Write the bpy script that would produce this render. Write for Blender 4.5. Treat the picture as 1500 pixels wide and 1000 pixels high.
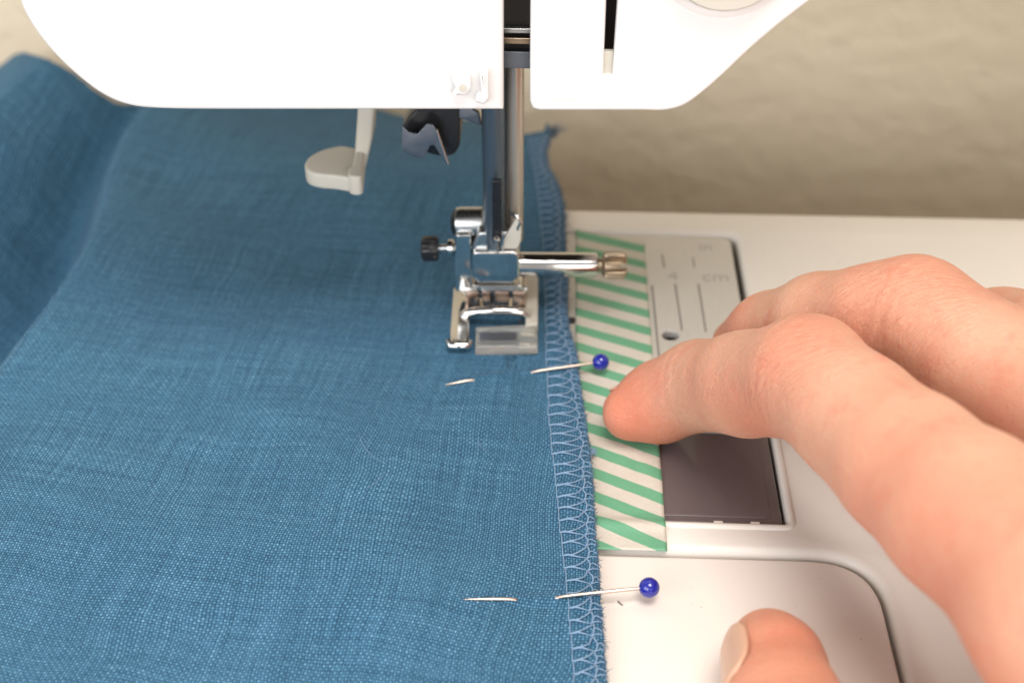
import bpy, bmesh, math, random
import numpy as np
from mathutils import Vector, Matrix, noise as mnoise
random.seed(7)
for o in list(bpy.data.objects): bpy.data.objects.remove(o)
S = bpy.context.scene
S.unit_settings.system = 'METRIC'; S.unit_settings.scale_length = 0.01      # one unit is one centimetre
COL = S.collection

# ------------------------------------------------------------------ camera
FPX = 2000.0; PIT = math.radians(36.28); YAW = math.radians(2.2); CAM = Vector((0, -20.1, 14.8))
cd = bpy.data.cameras.new('camera'); cam = bpy.data.objects.new('camera', cd); COL.objects.link(cam)
cam.location = CAM; cam.rotation_euler = (math.pi/2-PIT, 0, YAW)
cd.sensor_width = 36; cd.lens = FPX/1500*36; cd.clip_start = 0.5; cd.clip_end = 2000
cd.dof.use_dof = True; cd.dof.focus_distance = 20.8; cd.dof.aperture_fstop = 0.165
S.camera = cam
# ------------------------------------------------------------------ light
W = bpy.data.worlds.new('World'); S.world = W; W.use_nodes = True
bg = W.node_tree.nodes['Background']; bg.inputs[0].default_value = (1.0, 0.965, 0.93, 1); bg.inputs[1].default_value = 0.52
def area(name, loc, tgt, sx, sy, power, col):
    l = bpy.data.lights.new(name, 'AREA'); l.shape = 'RECTANGLE'; l.size = sx; l.size_y = sy; l.energy = power; l.color = col
    o = bpy.data.objects.new(name, l); COL.objects.link(o); o.location = loc
    o.rotation_euler = (Vector(tgt)-Vector(loc)).to_track_quat('-Z', 'Y').to_euler(); return o
area('window_light', (-34, -50, 25), (0, 0, 0), 56, 34, 29000, (0.95, 0.97, 1.0))
area('wall_fill_light', (34, -58, 19), (6, 15, -4), 46, 24, 23000, (1.0, 0.97, 0.92))  # added fill lamp, lifts the wall behind the machine
area('ceiling_light', (8, -30, 82), (2, -1, 0), 40, 36, 66000, (1.0, 0.935, 0.87))
S.view_settings.view_transform = 'Standard'; S.view_settings.look = 'None'; S.view_settings.exposure = 0.0; S.view_settings.gamma = 1
S.render.engine = 'CYCLES'

# ------------------------------------------------------------------ helpers
Rm = Matrix.Rotation(YAW, 3, 'Z') @ Matrix.Rotation(math.pi/2-PIT, 3, 'X')
def ray(px, py): return Rm @ Vector(((px-750)/FPX, -(py-500)/FPX, -1))
def P(px, py, z=0.0):                     # point on the level plane z
    d = ray(px, py); return CAM + d*((z-CAM.z)/d.z)
def Q(px, py, y):                         # point on the upright plane y
    d = ray(px, py); return CAM + d*((y-CAM.y)/d.y)

def obj(name, me, mat=None, parent=None, smooth=True):
    o = bpy.data.objects.new(name, me); COL.objects.link(o)
    if mat:
        me.materials.clear(); me.materials.append(mat)
    if parent: o.parent = parent
    if smooth:
        for p in me.polygons: p.use_smooth = True
    return o
def bmobj(name, bm, mat, parent=None, smooth=True):
    me = bpy.data.meshes.new(name); bmesh.ops.recalc_face_normals(bm, faces=bm.faces); bm.to_mesh(me); bm.free()
    return obj(name, me, mat, parent, smooth)
def autosmooth(me, ang=40):
    bm = bmesh.new(); bm.from_mesh(me)
    for e in bm.edges:
        if len(e.link_faces) == 2: e.smooth = e.calc_face_angle(0) < math.radians(ang)
    bm.to_mesh(me); bm.free()
def tag(o, label=None, cat=None, group=None, kind=None):
    if label: o['label'] = label
    if cat: o['category'] = cat
    if group: o['group'] = group
    if kind: o['kind'] = kind
    return o
def empty(name, loc=(0,0,0)):
    o = bpy.data.objects.new(name, None); COL.objects.link(o); o.location = loc; o.empty_display_size = 0.5; return o

def prism(name, loops, z0, z1, bev, mat, parent=None, M=None, res=3):
    """filled outline(s) with holes, extruded from z0 to z1 with rounded edges"""
    cu = bpy.data.curves.new(name, 'CURVE'); cu.dimensions = '2D'; cu.fill_mode = 'BOTH'
    for lp in loops:
        sp = cu.splines.new('POLY'); sp.points.add(len(lp)-1)
        for i, p in enumerate(lp): sp.points[i].co = (p[0], p[1], 0, 1)
        sp.use_cyclic_u = True
    cu.extrude = max((z1-z0)/2-bev, 0.0005); cu.bevel_depth = bev; cu.bevel_resolution = res; cu.offset = -bev
    t = bpy.data.objects.new('t', cu); COL.objects.link(t)
    dg = bpy.context.evaluated_depsgraph_get(); me = bpy.data.meshes.new_from_object(t.evaluated_get(dg))
    bpy.data.objects.remove(t); bpy.data.curves.remove(cu)
    me.name = name; me.transform(Matrix.Translation((0, 0, (z0+z1)/2)))
    bm = bmesh.new(); bm.from_mesh(me); bmesh.ops.remove_doubles(bm, verts=bm.verts, dist=1e-4)
    if M: bmesh.ops.transform(bm, matrix=M, verts=bm.verts)
    bmesh.ops.recalc_face_normals(bm, faces=bm.faces)
    for e in bm.edges:
        if len(e.link_faces) == 2: e.smooth = e.calc_face_angle(0) < math.radians(35)
    bm.to_mesh(me); bm.free()
    return obj(name, me, mat, parent)
MXZ = Matrix(((1,0,0,0),(0,0,-1,0),(0,1,0,0),(0,0,0,1)))      # xy outline stood upright: (x,y,z)->(x,-z,y)
def upright(name, loops, y0, y1, bev, mat, parent=None, res=3):
    """outline in x-z, from front y0 to back y1"""
    return prism(name, loops, -y1, -y0, bev, mat, parent, MXZ, res)
def fillet(pts, rad, n=6):
    out = []; m = len(pts)
    for i in range(m):
        p = Vector(pts[i][:2]); a = Vector(pts[i-1][:2]); b = Vector(pts[(i+1) % m][:2])
        r = rad[i] if isinstance(rad, (list, tuple)) else rad
        da = (a-p); db = (b-p); la, lb = da.length, db.length
        if r <= 0 or la < 1e-6 or lb < 1e-6: out.append((p.x, p.y)); continue
        r = min(r, la*.48, lb*.48)
        A = p+da/la*r; B = p+db/lb*r
        for k in range(n+1):
            t = k/n; q = A*(1-t)**2 + p*2*t*(1-t) + B*t*t; out.append((q.x, q.y))
    return out
def catmull(pts, n=8):
    out = []; m = len(pts)
    for i in range(m-1):
        p0 = Vector(pts[max(i-1, 0)]); p1 = Vector(pts[i]); p2 = Vector(pts[i+1]); p3 = Vector(pts[min(i+2, m-1)])
        for k in range(n):
            t = k/n
            out.append(0.5*((2*p1)+(-p0+p2)*t+(2*p0-5*p1+4*p2-p3)*t*t+(-p0+3*p1-3*p2+p3)*t**3))
    out.append(Vector(pts[-1])); return out
def add_tube(bm, pts, r, seg=8, caps=True):
    pts = [Vector(p) for p in pts]; n = len(pts); rings = []; N = None
    for i, p in enumerate(pts):
        t = (pts[min(i+1, n-1)]-pts[max(i-1, 0)]).normalized()
        if N is None:
            N = t.cross(Vector((0, 0, 1)))
            if N.length < .1: N = t.cross(Vector((1, 0, 0)))
        N = (N - t*N.dot(t)).normalized(); B = t.cross(N)
        ri = r[i] if isinstance(r, (list, tuple)) else r
        rings.append([bm.verts.new(p + (N*math.cos(2*math.pi*k/seg)+B*math.sin(2*math.pi*k/seg))*ri) for k in range(seg)])
    for i in range(n-1):
        for k in range(seg): bm.faces.new((rings[i][k], rings[i][(k+1) % seg], rings[i+1][(k+1) % seg], rings[i+1][k]))
    if caps: bm.faces.new(rings[0]); bm.faces.new(rings[-1])
def tube(name, pts, r, mat, parent=None, seg=10):
    bm = bmesh.new(); add_tube(bm, pts, r, seg); o = bmobj(name, bm, mat, parent); autosmooth(o.data, 50); return o
def lathe(name, a, b, prof, mat, parent=None, seg=28, rfun=None):
    """prof: list of (t along a-b in cm, radius)"""
    a = Vector(a); d = (Vector(b)-a).normalized(); N = d.cross(Vector((0, 0, 1)));
    if N.length < .1: N = d.cross(Vector((1, 0, 0)))
    N.normalize(); B = d.cross(N); bm = bmesh.new(); rings = []
    for (t, r) in prof:
        rr = []
        for k in range(seg):
            an = 2*math.pi*k/seg; q = r*(rfun(an, t) if rfun else 1)
            rr.append(bm.verts.new(a+d*t+(N*math.cos(an)+B*math.sin(an))*q))
        rings.append(rr)
    for i in range(len(rings)-1):
        for k in range(seg): bm.faces.new((rings[i][k], rings[i][(k+1) % seg], rings[i+1][(k+1) % seg], rings[i+1][k]))
    bm.faces.new(rings[0]); bm.faces.new(rings[-1])
    o = bmobj(name, bm, mat, parent); autosmooth(o.data, 40); return o
def rect(x0, y0, x1, y1): return [(x0, y0), (x1, y0), (x1, y1), (x0, y1)]
def pbox(name, x0, y0, x1, y1, Y, depth, bev, mat, parent=None, rad=0.0):
    """upright block whose front face on plane Y spans the given picture rectangle"""
    a = Q(x0, y0, Y); b = Q(x1, y1, Y)
    lp = rect(min(a.x, b.x), min(a.z, b.z), max(a.x, b.x), max(a.z, b.z))
    if rad: lp = fillet(lp, rad, 5)
    return upright(name, [lp], Y, Y+depth, bev, mat, parent)

# ------------------------------------------------------------------ materials
def newmat(name):
    m = bpy.data.materials.new(name); m.use_nodes = True; nt = m.node_tree
    return m, nt, nt.nodes['Principled BSDF']
def nd(nt, typ, **kw):
    n = nt.nodes.new(typ)
    for k, v in kw.items(): setattr(n, k, v)
    return n
def mth(nt, op, a, b=None, c=None):
    n = nt.nodes.new('ShaderNodeMath'); n.operation = op
    for i, v in enumerate((a, b, c)):
        if v is None: continue
        if isinstance(v, (int, float)): n.inputs[i].default_value = v
        else: nt.links.new(v, n.inputs[i])
    return n.outputs[0]
def mixc(nt, f, a, b, typ='MIX'):
    n = nt.nodes.new('ShaderNodeMix'); n.data_type = 'RGBA'; n.blend_type = typ
    for s, v in ((0, f), (6, a), (7, b)):
        if isinstance(v, (int, float)): n.inputs[s].default_value = v
        elif isinstance(v, tuple): n.inputs[s].default_value = (*v, 1)
        else: nt.links.new(v, n.inputs[s])
    return n.outputs[2]
def noise(nt, scale, detail=3, rough=.5, coord=None, dist=0):
    n = nt.nodes.new('ShaderNodeTexNoise'); n.inputs['Scale'].default_value = scale; n.inputs['Detail'].default_value = detail
    n.inputs['Roughness'].default_value = rough; n.inputs['Distortion'].default_value = dist
    if coord is None:
        coord = nt.nodes.new('ShaderNodeTexCoord').outputs['Object']
    nt.links.new(coord, n.inputs['Vector']); return n
def ramp(nt, f, stops):
    n = nt.nodes.new('ShaderNodeValToRGB'); cr = n.color_ramp
    cr.elements[0].position = stops[0][0]; cr.elements[0].color = (*stops[0][1], 1)
    cr.elements[1].position = stops[-1][0]; cr.elements[1].color = (*stops[-1][1], 1)
    for p, c in stops[1:-1]:
        e = cr.elements.new(p); e.color = (*c, 1)
    nt.links.new(f, n.inputs[0]); return n.outputs[0]
def bump(nt, b, h, dist, strength=1.0, prev=None):
    n = nt.nodes.new('ShaderNodeBump'); n.inputs['Distance'].default_value = dist; n.inputs['Strength'].default_value = strength
    nt.links.new(h, n.inputs['Height'])
    if prev is not None: nt.links.new(prev, n.inputs['Normal'])
    if b is not None: nt.links.new(n.outputs[0], b.inputs['Normal'])
    return n.outputs[0]
def scaled(nt, s, src='Object'):
    tc = nt.nodes.new('ShaderNodeTexCoord'); mp = nt.nodes.new('ShaderNodeMapping'); mp.inputs['Scale'].default_value = s
    nt.links.new(tc.outputs[src], mp.inputs['Vector']); return mp.outputs[0]

def plastic(name, col, rough=.35, var=.04, specks=True):
    m, nt, b = newmat(name)
    n1 = noise(nt, .35, 4); c = mixc(nt, n1.outputs[0], tuple(x*(1-var) for x in col), tuple(min(1, x*(1+var*.5)) for x in col))
    if specks:      # scuffs and tiny grains of dirt
        n2 = noise(nt, 2.6, 5, .7); s = ramp(nt, n2.outputs[0], [(.66, (0,0,0)), (.76, (1,1,1))])
        c = mixc(nt, mth(nt, 'MULTIPLY', s, .22), c, (.35, .27, .2))
        n5 = noise(nt, 9, 2, .5); s5 = ramp(nt, n5.outputs[0], [(.74, (0,0,0)), (.78, (1,1,1))])
        c = mixc(nt, mth(nt, 'MULTIPLY', s5, .35), c, (.2, .16, .13))
    nt.links.new(c, b.inputs['Base Color'])
    n3 = noise(nt, 1.7, 5, .6); nt.links.new(mth(nt, 'MULTIPLY_ADD', n3.outputs[0], .25, rough-.12), b.inputs['Roughness'])
    n4 = noise(nt, 26, 2); bump(nt, b, n4.outputs[0], .0022, .6)
    b.inputs['Subsurface Weight'].default_value = 0.0
    return m
def metal(name, col, rough=.12, scale=(1, 1, 1), amt=.05, met=1.0):
    m, nt, b = newmat(name); b.inputs['Metallic'].default_value = met
    v = scaled(nt, scale); n = noise(nt, 6, 5, .6, v)
    c = mixc(nt, n.outputs[0], tuple(x*.85 for x in col), col); nt.links.new(c, b.inputs['Base Color'])
    nt.links.new(mth(nt, 'MULTIPLY_ADD', n.outputs[0], amt*2, rough-amt), b.inputs['Roughness'])
    bump(nt, b, n.outputs[0], .003, .5)
    return m
M_white = plastic('white_plastic', (.74, .725, .715), .42, specks=False)
M_bed = plastic('bed_plastic', (.76, .72, .665), .40)
M_panel = plastic('panel_plastic', (.77, .715, .66), .36)
M_lever = plastic('lever_plastic', (.53, .50, .435), .42, specks=False)
M_black = plastic('black_plastic', (.012, .012, .014), .3, specks=False)
M_dark = plastic('dark_mechanism', (.02, .015, .014), .6, specks=False)
M_rail = metal('rail_steel', (.22, .24, .28), .4)
M_chrome = metal('chrome', (.66, .65, .63), .10, (1, 1, 1), .03)
M_bar = metal('polished_bar', (.60, .52, .44), .26, (1, 1, .05), .05, .65)
M_bluebar = metal('blued_bar', (.13, .17, .21), .34, (1, 1, .05), .05, .7)
M_copper = metal('warm_steel', (.78, .58, .47), .22)
M_steel = metal('brushed_steel', (.52, .53, .53), .28, (1, 1, 1))
M_brass = metal('nickel_brass', (.40, .31, .22), .30)
M_plate = metal('plate_satin', (.62, .605, .57), .42, (8, .3, 1), .04, .35)
M_pin = metal('pin_steel', (.70, .58, .50), .3)
def mk_cover():
    m, nt, b = newmat('smoked_plastic')
    n = noise(nt, .8, 4); c = mixc(nt, n.outputs[0], (.105, .086, .088), (.150, .124, .124)); nt.links.new(c, b.inputs['Base Color'])
    b.inputs['Roughness'].default_value = .34; b.inputs['Coat Weight'].default_value = .3
    n2 = noise(nt, 30, 2); bump(nt, b, n2.outputs[0], .003, .4); return m
M_cover = mk_cover()
def mk_clear():
    m, nt, b = newmat('clear_plastic'); b.inputs['Coat Weight'].default_value = .6
    b.inputs['Base Color'].default_value = (.93, .91, .85, 1); b.inputs['Roughness'].default_value = .12
    b.inputs['Transmission Weight'].default_value = .86; b.inputs['IOR'].default_value = 1.46
    n = noise(nt, 5, 3); bump(nt, b, n.outputs[0], .02, .4); return m
M_clear = mk_clear()
def mk_pinhead():
    m, nt, b = newmat('blue_glass_head')
    n = noise(nt, 3, 2); c = mixc(nt, n.outputs[0], (.008, .014, .22), (.014, .022, .34)); nt.links.new(c, b.inputs['Base Color'])
    b.inputs['Roughness'].default_value = .13; b.inputs['Coat Weight'].default_value = .5; return m
M_pinhead = mk_pinhead()
def mk_wall():
    m, nt, b = newmat('painted_plaster')
    n0 = noise(nt, .25, 3); c = mixc(nt, n0.outputs[0], (.72, .635, .485), (.75, .67, .525)); nt.links.new(c, b.inputs['Base Color'])
    b.inputs['Roughness'].default_value = .75
    n = noise(nt, 1.7, 1.5, .45, dist=.1); n2 = noise(nt, .8, 1, .5)
    bump(nt, b, mth(nt, 'ADD', n.outputs[0], n2.outputs[0]), .10, .8); return m
M_wall = mk_wall()
def mk_table():
    m, nt, b = newmat('table_wood')
    v = scaled(nt, (.05, .6, .6)); n = noise(nt, 2, 5, .6, v)
    c = mixc(nt, n.outputs[0], (.24, .16, .10), (.34, .24, .15)); nt.links.new(c, b.inputs['Base Color']); b.inputs['Roughness'].default_value = .45; return m
M_table = mk_table()
def mk_cloth():
    m, nt, b = newmat('blue_linen')
    tc = nt.nodes.new('ShaderNodeTexCoord'); uv = tc.outputs['UV']
    wob = noise(nt, .22, 3, .5, uv); wob2 = noise(nt, 2.2, 2, .5, uv)
    def vec(op, a, b_):
        n = nt.nodes.new('ShaderNodeVectorMath'); n.operation = op
        for i, v in enumerate((a, b_)):
            if isinstance(v, tuple): n.inputs[i].default_value = v
            else: nt.links.new(v, n.inputs[i])
        return n.outputs[0]
    d1 = vec('MULTIPLY', vec('SUBTRACT', wob.outputs['Color'], (.5,.5,.5)), (.95, .95, 0))
    d2 = vec('MULTIPLY', vec('SUBTRACT', wob2.outputs['Color'], (.5,.5,.5)), (.05, .05, 0))
    p = vec('ADD', vec('ADD', uv, d1), d2)
    sp = nt.nodes.new('ShaderNodeSeparateXYZ'); nt.links.new(p, sp.inputs[0]); U, V = sp.outputs[0], sp.outputs[1]
    K = math.pi/.045
    su = mth(nt, 'SINE', mth(nt, 'MULTIPLY', U, K)); sv = mth(nt, 'SINE', mth(nt, 'MULTIPLY', V, K*.96))
    c = mth(nt, 'MULTIPLY', su, sv)
    ab = mth(nt, 'POWER', mth(nt, 'ABSOLUTE', c), .6)
    # yarn by yarn thickness and tone: noise stretched along each thread direction
    nu = noise(nt, 1, 2, .6, vec('MULTIPLY', p, (23, .35, 1))); nv = noise(nt, 1, 2, .6, vec('MULTIPLY', p, (.35, 23, 1)))
    yarn = mth(nt, 'ADD', nu.outputs[0], nv.outputs[0])
    slub = noise(nt, 1, 3, .6, vec('MULTIPLY', p, (1.0, 9, 1)))
    fl = vec('ADD', vec('MULTIPLY', p, (1/.045, .96/.045, 0)), (0, 0, 0)); fn = nt.nodes.new('ShaderNodeVectorMath'); fn.operation = 'FLOOR'; nt.links.new(fl, fn.inputs[0])
    wn = nt.nodes.new('ShaderNodeTexWhiteNoise'); nt.links.new(fn.outputs[0], wn.inputs[0])
    blot = noise(nt, .55, 5, .62, uv); fib = noise(nt, 34, 3, .7, uv)
    light = mth(nt, 'ADD', mth(nt, 'MULTIPLY', ab, .55), mth(nt, 'MULTIPLY', mth(nt, 'GREATER_THAN', c, 0), .17))
    light = mth(nt, 'ADD', light, mth(nt, 'MULTIPLY_ADD', yarn, .42, -.38))
    light = mth(nt, 'ADD', light, mth(nt, 'MULTIPLY_ADD', fib.outputs[0], .28, -.14))
    light = mth(nt, 'ADD', light, mth(nt, 'MULTIPLY_ADD', slub.outputs[0], .10, -.05))
    light = mth(nt, 'ADD', light, mth(nt, 'MULTIPLY_ADD', wn.outputs[0], .13, -.065))
    col = ramp(nt, light, [(0.0, (.008, .032, .066)), (.42, (.034, .110, .192)), (.75, (.098, .244, .378)), (1.0, (.32, .50, .64))])
    col = mixc(nt, .5, col, ramp(nt, blot.outputs[0], [(.3, (.43,.445,.46)), (.7, (.58,.58,.58))]), 'OVERLAY')
    nt.links.new(col, b.inputs['Base Color']); b.inputs['Roughness'].default_value = .85
    b.inputs['Specular IOR Level'].default_value = .15
    b.inputs['Sheen Weight'].default_value = .10; b.inputs['Sheen Roughness'].default_value = .5; b.inputs['Sheen Tint'].default_value = (.6, .75, .9, 1)
    big = noise(nt, 1.1, 4, .6, uv)
    n1 = bump(nt, None, big.outputs[0], .10, .35)
    bump(nt, b, mth(nt, 'ADD', ab, mth(nt, 'MULTIPLY', yarn, .4)), .012, .8, n1)
    return m
M_cloth = mk_cloth()
def mk_thread(name, c0, c1):
    m, nt, b = newmat(name); n = noise(nt, 40, 3, .6)
    nt.links.new(mixc(nt, n.outputs[0], c0, c1), b.inputs['Base Color']); b.inputs['Roughness'].default_value = .6
    b.inputs['Sheen Weight'].default_value = .3; return m
M_thread = mk_thread('overlock_thread', (.12, .22, .37), (.23, .365, .53))
M_fray = mk_thread('frayed_fibre', (.025, .065, .12), (.08, .16, .25))
def mk_tape():
    m, nt, b = newmat('washi_paper')
    tc = nt.nodes.new('ShaderNodeTexCoord'); sp = nt.nodes.new('ShaderNodeSeparateXYZ'); nt.links.new(tc.outputs['UV'], sp.inputs[0])
    U, V = sp.outputs[0], sp.outputs[1]
    # stripes run down to the right; they fan slightly towards the near end
    k = mth(nt, 'MULTIPLY_ADD', V, -.020, .445)
    ph = mth(nt, 'ADD', V, mth(nt, 'MULTIPLY', U, k))
    e = noise(nt, 7, 3, .6, tc.outputs['UV']); ph = mth(nt, 'ADD', ph, mth(nt, 'MULTIPLY_ADD', e.outputs[0], .02, -.01))
    fr = mth(nt, 'FRACT', mth(nt, 'MULTIPLY_ADD', ph, 1/.55, 20.266))
    s = ramp(nt, fr, [(0.0, (1,1,1)), (.45, (1,1,1)), (.475, (0,0,0)), (.975, (0,0,0)), (1.0, (1,1,1))])
    n1 = noise(nt, 1.4, 5, .65); n2 = noise(nt, 14, 4, .7)
    white = mixc(nt, n1.outputs[0], (.54, .50, .42), (.68, .64, .56)); white = mixc(nt, mth(nt, 'MULTIPLY', n2.outputs[0], .6), white, (.50, .46, .40))
    green = mixc(nt, n1.outputs[0], (.105, .32, .18), (.155, .40, .245))
    nt.links.new(mixc(nt, s, white, green), b.inputs['Base Color']); b.inputs['Roughness'].default_value = .5
    bump(nt, b, mth(nt, 'ADD', n2.outputs[0], mth(nt, 'MULTIPLY', n1.outputs[0], 1.5)), .02, .5); return m
M_tape = mk_tape()
def mk_skin():
    m, nt, b = newmat('skin')
    tc = nt.nodes.new('ShaderNodeTexCoord'); ob = tc.outputs['Object']
    n0 = noise(nt, .55, 4, .55, ob); n1 = noise(nt, 2.2, 4, .6, ob); n2 = noise(nt, 5, 3, .6, ob)
    c = ramp(nt, n0.outputs[0], [(.30, (.60, .26, .17)), (.5, (.63, .33, .22)), (.7, (.67, .39, .27))])
    c = mixc(nt, ramp(nt, n1.outputs[0], [(.50, (0,0,0)), (.74, (.62,.62,.62))]), c, (.61, .215, .14))
    c = mixc(nt, ramp(nt, n2.outputs[0], [(.66, (0,0,0)), (.78, (.3,.3,.3))]), c, (.55, .23, .12))
    at = nt.nodes.new('ShaderNodeAttribute'); at.attribute_name = 'red'
    c = mixc(nt, mth(nt, 'MULTIPLY', at.outputs['Fac'], .78), c, (.62, .17, .10))
    nt.links.new(c, b.inputs['Base Color'])
    b.inputs['Subsurface Weight'].default_value = .6; b.inputs['Subsurface Radius'].default_value = (.36, .13, .07); b.inputs['Subsurface Scale'].default_value = .6
    b.inputs['Roughness'].default_value = .52; b.inputs['Specular IOR Level'].default_value = .35
    vo = nt.nodes.new('ShaderNodeTexVoronoi'); vo.feature = 'DISTANCE_TO_EDGE'; vo.inputs['Scale'].default_value = 11
    nw = noise(nt, 6, 2, .5, ob); vm = nt.nodes.new('ShaderNodeVectorMath'); vm.operation = 'MULTIPLY_ADD'
    nt.links.new(nw.outputs['Color'], vm.inputs[0]); vm.inputs[1].default_value = (.12,.12,.12); nt.links.new(ob, vm.inputs[2]); nt.links.new(vm.outputs[0], vo.inputs['Vector'])
    cells = ramp(nt, vo.outputs['Distance'], [(0, (0,0,0)), (.09, (1,1,1))])
    a2 = nt.nodes.new('ShaderNodeAttribute'); a2.attribute_name = 'wrinkle'
    x = bump(nt, None, cells, .008, .6)
    x = bump(nt, None, n2.outputs[0], .02, .5, x)
    mp = nt.nodes.new('ShaderNodeMapping'); mp.inputs['Rotation'].default_value = (0, 0, -.42); mp.inputs['Scale'].default_value = (1.1, 9, 2.0); nt.links.new(ob, mp.inputs[0])
    cr = noise(nt, 1.0, 3, .6, mp.outputs[0], dist=.3); a3 = nt.nodes.new('ShaderNodeAttribute'); a3.attribute_name = 'knuckle'
    cl = ramp(nt, cr.outputs[0], [(.40, (1,1,1)), (.47, (0,0,0)), (.49, (0,0,0)), (.56, (1,1,1))])
    x = bump(nt, None, mth(nt, 'MULTIPLY', cl, a3.outputs['Fac']), .010, .7, x)
    pv = noise(nt, 24, 2, .6, ob); x = bump(nt, None, pv.outputs[0], .006, .5, x)
    bump(nt, b, a2.outputs['Fac'], .030, .6, x)
    return m
M_skin = mk_skin()
def mk_nail():
    m, nt, b = newmat('fingernail')
    n = noise(nt, 2, 3); nt.links.new(mixc(nt, n.outputs[0], (.60, .325, .215), (.66, .40, .28)), b.inputs['Base Color'])
    b.inputs['Roughness'].default_value = .3; b.inputs['Subsurface Weight'].default_value = .2; b.inputs['Subsurface Scale'].default_value = .2
    n2 = noise(nt, 3, 2, .5, scaled(nt, (12, 1, 1))); bump(nt, b, n2.outputs[0], .006, .3); return m
M_nail = mk_nail()
M_ink = plastic('grey_ink', (.20, .185, .17), .5, specks=False)

# ------------------------------------------------------------------ setting
def sheet(name, pts, mat, kind='structure'):
    bm = bmesh.new(); bm.faces.new([bm.verts.new(p) for p in pts]); o = bmobj(name, bm, mat, None, False); o['kind'] = kind; return o
sheet('wall', [(-120, 15.5, -90), (120, 15.5, -90), (120, 15.5, 130), (-120, 15.5, 130)], M_wall)
tb = prism('table', [fillet(rect(-60, -34, 75, 15.2), .8)], -10.9, -8.5, .15, M_table); tb['kind'] = 'structure'

# ------------------------------------------------------------------ sewing machine
SM = empty('sewing_machine', (0, 0, -8.5))
tag(SM, 'white sewing machine with chrome presser foot, its needle plate under the striped tape', 'sewing machine')
class _SM: pass
def under(o):           # parent and keep the world position
    o.parent = SM; o.location = o.location + Vector((0, 0, 8.5)); return o
def sub(o, parent): o.parent = parent; return o

BX0, BX1, BY0, BY1 = -9.4, 27.0, -13.0, P(1100, 310).y
opR = (P(1150, 767).x + P(1081, 345).x)/2; opB = P(1060, 765).y; opT = P(1000, 343).y; opL = -3.4
pnT = P(1050, 809).y; pnR = (P(1322, 985).x+P(1295, 870).x)/2
G = .035
bedloop = fillet([(BX0, pnT+G), (pnR+G, pnT+G), (pnR+G, BY0), (BX1, BY0), (BX1, BY1), (BX0, BY1)], [.2, 1.05, .2, 1.5, 1.5, .9], 12)
opening = fillet(rect(opL, opB, opR, opT), [.15, .12, .2, .2], 5)
under(prism('bed', [bedloop, opening[::-1]], -8.4, 0, .16, M_bed, res=4))
pl = [(BX0, BY0), (pnR-G, BY0), (pnR-G, pnT-G), (BX0, pnT-G)]
PAN = under(prism('accessory_tray', [fillet(pl, [.2, .2, 1.0, .2], 12)], -8.3, -.045, .09, M_panel, res=4))
tag(PAN, 'flat cream tray lid in front of the bed with one rounded corner')
# dark floor under the opening
under(prism('bobbin_case_well', [rect(opL-.05, opB-.05, opR+.05, opT+.05)], -1.6, -.9, .02, M_dark))
# raised rolled lip on the near and right side of the opening
lipr = .07
lp = [Vector((opL, opB-.075, -.035)), Vector((opR-.05, opB-.075, -.035))]
lp += [Vector((opR+.075-.125*(1-math.sin(a)), opB-.075+.125*(1-math.cos(a)), -.035)) for a in (math.radians(x) for x in (30, 60, 90))]
lp += [Vector((opR+.075, opB+1, -.035)), Vector((opR+.075, opT-3.6, -.045)), Vector((opR+.075, opT-2.4, -.10))]
under(tube('opening_lip', lp, lipr, M_bed, seg=14))
# needle plate with its holes
plB = P(1000, 628).y; pz = -.03
def ell(px, py, rx, ry, n=20):
    c = P(px, py, pz); return [(c.x+rx*math.cos(2*math.pi*k/n), c.y-ry*math.sin(2*math.pi*k/n)) for k in range(n)]
platelp = fillet(rect(opL+.06, plB+.02, opR-.13, opT-.03), [.1, .1, .22, .22], 5)
slotc = (P(725, 470).x, P(725, 470).y)
NP = under(prism('needle_plate', [platelp, ell(982, 491, .16, .15), ell(837, 469, .085, .11), rect(slotc[0]-.35, slotc[1]-.06, slotc[0]+.35, slotc[1]+.06)[::-1]], -.20, pz, .018, M_plate))
tag(NP, 'satin grey metal needle plate engraved with seam guide lines')
hc = P(837, 469, pz); sub(lathe('hole_shade_disc', (hc.x, hc.y, pz-.06), (hc.x, hc.y, pz+.002), [(0, .12), (.03, .12), (.062, .10)], M_dark), NP)  # black disc stands in for the darkness down the hole
def mark(name, pts, w):
    a, b_ = P(*pts[0], pz), P(*pts[1], pz); d = (b_-a).normalized()*0; t = (b_-a); n = Vector((-t.y, t.x, 0)).normalized()*w/2
    bm = bmesh.new(); vs = []
    for q in (a-n, b_-n, b_+n, a+n): vs.append(bm.verts.new((q.x, q.y, pz+.003)))
    f = bm.faces.new(vs); r = bmesh.ops.extrude_face_region(bm, geom=[f])
    for v in [g for g in r['geom'] if isinstance(g, bmesh.types.BMVert)]: v.co.z += .002
    o = bmobj(name, bm, M_ink, NP, False); return o
for pts, w in ((((955, 418), (967, 540)), .035), (((989, 416), (999, 484)), .032), (((1023, 416), (1034, 486)), .032),
               (((970, 373), (973, 392)), .03), (((1015, 377), (1017, 392)), .022)):
    mark('guide_line', pts, w)
def text(body, px, py, size, mat, parent, name):
    cu = bpy.data.curves.new(name, 'FONT'); cu.body = body; cu.size = size; cu.align_x = 'CENTER'; cu.align_y = 'CENTER'; cu.extrude = .0015
    t = bpy.data.objects.new(name, cu); COL.objects.link(t); dg = bpy.context.evaluated_depsgraph_get()
    me = bpy.data.meshes.new_from_object(t.evaluated_get(dg)); bpy.data.objects.remove(t)
    c = P(px, py, pz); me.transform(Matrix.Translation((c.x, c.y, pz+.004))); return obj(name, me, mat, parent, False)
M_ink2 = plastic('faded_ink', (.42, .40, .37), .5, specks=False)
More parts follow.
